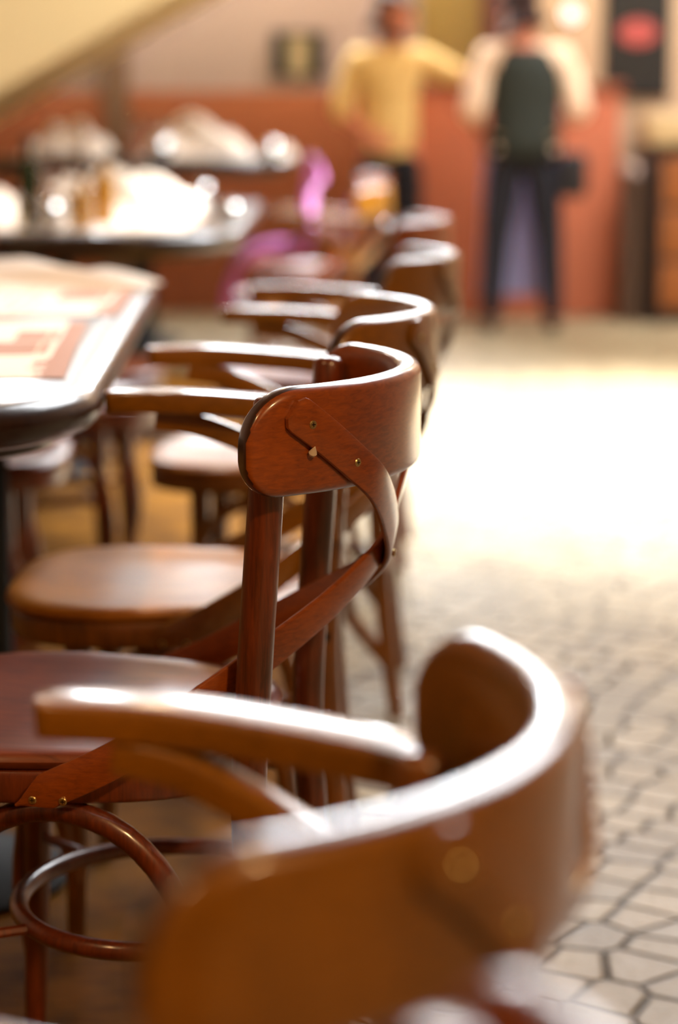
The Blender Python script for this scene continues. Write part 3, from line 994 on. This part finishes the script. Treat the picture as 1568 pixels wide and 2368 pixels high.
def person(loc, rz, H, label, pose, shirt, extra):
    """local: faces -y... +y is the back; x to the person's left when seen from behind is -x"""
    root = empty('person', loc, rz, label, 'person')
    k = H/1.75
    V = lambda x, y, z: Vector((x*k, y*k, z*k))
    J, E = {}, []
    J['pelvis'] = (V(0, 0, .95), (.15*k, .105*k))
    J['waist'] = (V(0, 0, 1.08), (.128*k, .092*k))
    J['chest'] = (V(0, .0, 1.28), (.155*k, .105*k))
    J['upper'] = (V(0, .01, 1.40), (.13*k, .085*k))
    J['neck'] = (V(0, 0, 1.49), .052*k)
    hd = pose.get('head', (0, -.015))
    J['skull_base'] = (V(hd[0]*.5, hd[1]*.5, 1.555), .062*k)
    J['skull'] = (V(hd[0], hd[1], 1.625), (.088*k, .1*k))
    J['crown'] = (V(hd[0], hd[1]+.01, 1.69), (.068*k, .08*k))
    E += [('pelvis', 'waist'), ('waist', 'chest'), ('chest', 'upper'), ('upper', 'neck'), ('neck', 'skull_base'), ('skull_base', 'skull'), ('skull', 'crown')]
    f = Vector(pose.get('face', (0, -1, 0))).normalized()
    sd = Vector((-f.y, f.x, 0))
    sb = J['skull'][0]
    J['nose'] = (sb+f*.098*k+Vector((0, 0, -.015*k)), .012*k); E.append(('skull', 'nose'))
    J['chin'] = (sb+f*.066*k+Vector((0, 0, -.085*k)), .03*k); E.append(('skull_base', 'chin'))
    for t, s in (('l', 1), ('r', -1)):
        J['ear'+t] = (sb+sd*s*.084*k+Vector((0, 0, -.015*k)), .014*k); E.append(('skull', 'ear'+t))
        sh, el, wr = pose['arm'+t]
        J[t+'shoulder'] = (V(*sh), .056*k); J[t+'elbow'] = (V(*el), .041*k); J[t+'wrist'] = (V(*wr), .027*k)
        E += [('upper', t+'shoulder'), (t+'shoulder', t+'elbow'), (t+'elbow', t+'wrist')]
        dv = V(*wr)-V(*el)
        hand(J, E, t, V(*wr), dv, pose['thumb'+t], pose['curl'+t])
        hp, kn, an = pose['leg'+t]
        J[t+'hip'] = (V(*hp), .09*k); J[t+'knee'] = (V(*kn), .057*k); J[t+'ankle'] = (V(*an), .038*k)
        J[t+'toe'] = (V(an[0]+f.x*.02, an[1], .04)+Vector(pose.get('toe'+t, (0, -1, 0)))*.14*k, .032*k)
        E += [('pelvis', t+'hip'), (t+'hip', t+'knee'), (t+'knee', t+'ankle'), (t+'ankle', t+'toe')]
    skin_mesh('body', J, E, 'skin', root)
    # shirt
    S, SE = {}, []
    g = lambda n, a=.018: (J[n][0], tuple(q+a*k for q in J[n][1]) if isinstance(J[n][1], tuple) else J[n][1]+a*k)
    for n, a in (('waist', .03), ('chest', .024), ('upper', .024)): S[n] = g(n, a)
    S['hem'] = (V(0, 0, 1.02 if not extra.get('long') else .86), (.172*k, .128*k))
    S['collar'] = (V(0, .004, 1.475), .066*k)
    SE += [('waist', 'hem'), ('waist', 'chest'), ('chest', 'upper'), ('upper', 'collar')]
    for t in 'lr':
        S[t+'shoulder'] = g(t+'shoulder', .02); S[t+'elbow'] = g(t+'elbow', .026)
        cuff = J[t+'elbow'][0].lerp(J[t+'wrist'][0], extra.get('cuff', .25))
        S[t+'cuff'] = (cuff, .055*k)
        SE += [('upper', t+'shoulder'), (t+'shoulder', t+'elbow'), (t+'elbow', t+'cuff')]
    skin_mesh('shirt', S, SE, shirt, root)
    # trousers
    T, TE = {}, []
    T['pelvis'] = g('pelvis', .02); T['belt'] = (V(0, 0, 1.03), (.155*k, .118*k)); TE.append(('pelvis', 'belt'))
    for t in 'lr':
        T[t+'hip'] = g(t+'hip', .018); T[t+'knee'] = g(t+'knee', .022)
        an = J[t+'ankle'][0]; T[t+'hem'] = (Vector((an.x, an.y, .07*k)), .056*k)
        TE += [('pelvis', t+'hip'), (t+'hip', t+'knee'), (t+'knee', t+'hem')]
    skin_mesh('trousers', T, TE, 'trousers', root)
    for t in 'lr':
        an = J[t+'ankle'][0]; to = J[t+'toe'][0]
        dd = (to-an); dd.z = 0; dd.normalize()
        F = {'heel': (Vector((an.x, an.y, .036))-dd*.035, .036), 'mid': (Vector((an.x, an.y, .036))+dd*.06, .036), 'tip': (Vector((an.x, an.y, .032))+dd*.165, .03), 'top': (Vector((an.x, an.y, .085)), .046)}
        skin_mesh('shoe', F, [('heel', 'mid'), ('mid', 'tip'), ('mid', 'top')], 'shoe', root)
    # hair
    hp = {'a': (J['skull'][0]-f*.03*k+Vector((0, 0, .005*k)), (.09*k, .1*k)), 'b': (J['crown'][0]-f*.008*k+Vector((0, 0, .012*k)), (.08*k, .09*k)), 'c': (J['skull_base'][0]-f*.05*k, .052*k),
          'd': (J['crown'][0]+f*.055*k+Vector((0, 0, -.004*k)), .035*k)}
    skin_mesh('hair', hp, [('a', 'b'), ('a', 'c'), ('b', 'd')], 'hair', root)
    return root, J, k

# waiter seen from behind; local -y looks to the back wall after rz=pi
wx = at(1205, 770, 10.87)
pose = dict(head=(.035, -.02), face=(.15, -1, 0),
            arml=((.19, .0, 1.42), (.275, .06, 1.13), (.20, -.17, 1.02)), armr=((-.19, .0, 1.42), (-.285, .05, 1.13), (-.17, -.18, 1.10)),
            thumbl=(-1, 0, .6), curll=(-1, 0, -.2), thumbr=(1, 0, .6), curlr=(1, 0, -.2),
            legl=((.085, 0, .9), (.135, .0, .5), (.16, .02, .09)), legr=((-.085, 0, .9), (-.14, -.02, .5), (-.165, -.02, .09)))
wroot, J, k = person((wx.x, 10.87, 0), PI, 1.68, 'waiter seen from behind in a white shirt, black waistcoat and dark trousers, feet apart', pose, 'white_shirt', dict(cuff=.3))
V = lambda x, y, z: Vector((x*k, y*k, z*k))
def loft(rings, n=32):
    bm = NB(); R = []
    for z, cx, cy, rx, ry in rings:
        R.append([bm.verts.new(V(cx+rx*math.copysign(abs(math.cos(2*PI*q/n))**.8, math.cos(2*PI*q/n)), cy+ry*math.copysign(abs(math.sin(2*PI*q/n))**.8, math.sin(2*PI*q/n)), z)) for q in range(n)])
    for A, B in zip(R, R[1:]):
        for q in range(n): bm.faces.new((A[q], A[(q+1) % n], B[(q+1) % n], B[q]))
    bm.faces.new(R[0][::-1]); bm.faces.new(R[-1])
    return bm
obj('waistcoat', loft([(.905, 0, .0, .175, .135), (.92, 0, 0, .19, .15), (1.0, 0, 0, .19, .15), (1.1, 0, 0, .182, .14), (1.2, 0, .0, .192, .144), (1.29, 0, .0, .194, .145), (1.37, 0, .01, .176, .135), (1.43, 0, .02, .14, .105), (1.455, 0, .02, .1, .075)]), 'vest', wroot, 60)
# apron: hangs from the waist in front
bm = NB(); g = []
for j in range(19):
    row = []
    for i in range(17):
        t = i/16-.5
        z = .98-.80*j/18
        row.append(bm.verts.new(V(t*(.40+.04*j/18), -.145-.03*j/18+.35*t*t+.012*math.sin(22*t), z)))
    g.append(row)
for A, B in zip(g, g[1:]):
    for i in range(16): bm.faces.new((A[i], A[i+1], B[i+1], B[i]))
bmesh.ops.solidify(bm, geom=list(bm.faces), thickness=.004)
ap = obj('apron', bm, 'apron', wroot, 60)
ap['label'] = 'blue grey long apron in front of the legs'
bm = bx((-.325*k, -.06, .70*k), (-.185*k, .085, .93*k), .035)
obj('belt_pouch', bm, 'pouch', wroot)

# man in the yellow shirt, turned towards the waiter, arm reaching out
mx_ = at(900, 770, 11.42)
pose = dict(head=(.03, .0), face=(1, -.35, 0),
            arml=((.17, .05, 1.42), (.34, -.02, 1.33), (.55, -.08, 1.30)), armr=((-.18, .02, 1.41), (-.27, -.03, 1.14), (-.12, -.16, 1.02)),
            thumbl=(0, -.3, 1), curll=(0, -1, 0), thumbr=(1, 0, .6), curlr=(1, 0, 0),
            legl=((.085, 0, .9), (.10, .0, .5), (.10, .02, .09)), legr=((-.085, 0, .9), (-.10, -.02, .5), (-.11, .02, .09)))
person((mx_.x, 11.42, 0), 0, 1.68, 'man in pale yellow shirt by the counter, arm held out to the waiter', pose, 'yellow_shirt', dict(cuff=.35, long=True))

# ------------------------------------------------------------------ light
def area(name, loc, target, size, power, col, sy=None):
    l = bpy.data.lights.new(name, 'AREA'); l.energy = power; l.color = col
    l.shape = 'RECTANGLE' if sy else 'SQUARE'; l.size = size
    if sy: l.size_y = sy
    o = bpy.data.objects.new(name, l); COL.objects.link(o)
    o.location = loc
    o.rotation_euler = (Vector(target)-Vector(loc)).to_track_quat('-Z', 'Y').to_euler()
    return o
def point(name, loc, power, col, r=.08):
    l = bpy.data.lights.new(name, 'POINT'); l.energy = power; l.color = col; l.shadow_soft_size = r
    o = bpy.data.objects.new(name, l); COL.objects.link(o); o.location = loc
    return o
def spot(name, loc, target, power, col, ang, blend=.4, r=.1):
    l = bpy.data.lights.new(name, 'SPOT'); l.energy = power; l.color = col; l.spot_size = D(ang); l.spot_blend = blend; l.shadow_soft_size = r
    o = bpy.data.objects.new(name, l); COL.objects.link(o); o.location = loc
    o.rotation_euler = (Vector(target)-Vector(loc)).to_track_quat('-Z', 'Y').to_euler()
    return o
WARM = (1, .62, .27)
# sunlight coming down through the roof light
spot('sun_shaft', (2.9, 8.2, 4.72), (1.35, 7.3, 0), 13000, (.86, .93, 1), 54, .85, .3)
# warm lamps under the ceiling
for i, (x, y, z, p) in enumerate(((1.5, -.6, 2.9, 270), (-1.6, .6, 2.9, 70), (-.6, 6.6, 3.0, 15), (-1.9, 8.6, 3.1, 36), (.6, 10.4, 3.2, 52), (2.6, 10.8, 3.2, 40))):
    point('pendant_light', (x, y, z), p, WARM if y < 8 else (1, .82, .66), .12)
for x, y, p in ((-.6, 3.3, 150), (-.8, 6.9, 110)):
    spot('table_fill', (x, y, 3.0), (x, y, .77), p, (1, .88, .74), 44, .6, .06)  # unseen spots added over two tables to brighten papers and napkins
w = bpy.data.worlds.new('world'); sc.world = w; w.use_nodes = True
w.node_tree.nodes['Background'].inputs['Color'].default_value = (1, .85, .7, 1)
w.node_tree.nodes['Background'].inputs['Strength'].default_value = .05
vs_ = sc.view_settings
vs_.view_transform = 'Standard'; vs_.look = 'None'; vs_.exposure = -.15; vs_.gamma = 1; vs_.use_curve_mapping = False
sc.cycles.use_denoising = True
sc.cycles.max_bounces = 8
sc.cycles.sample_clamp_indirect = 6
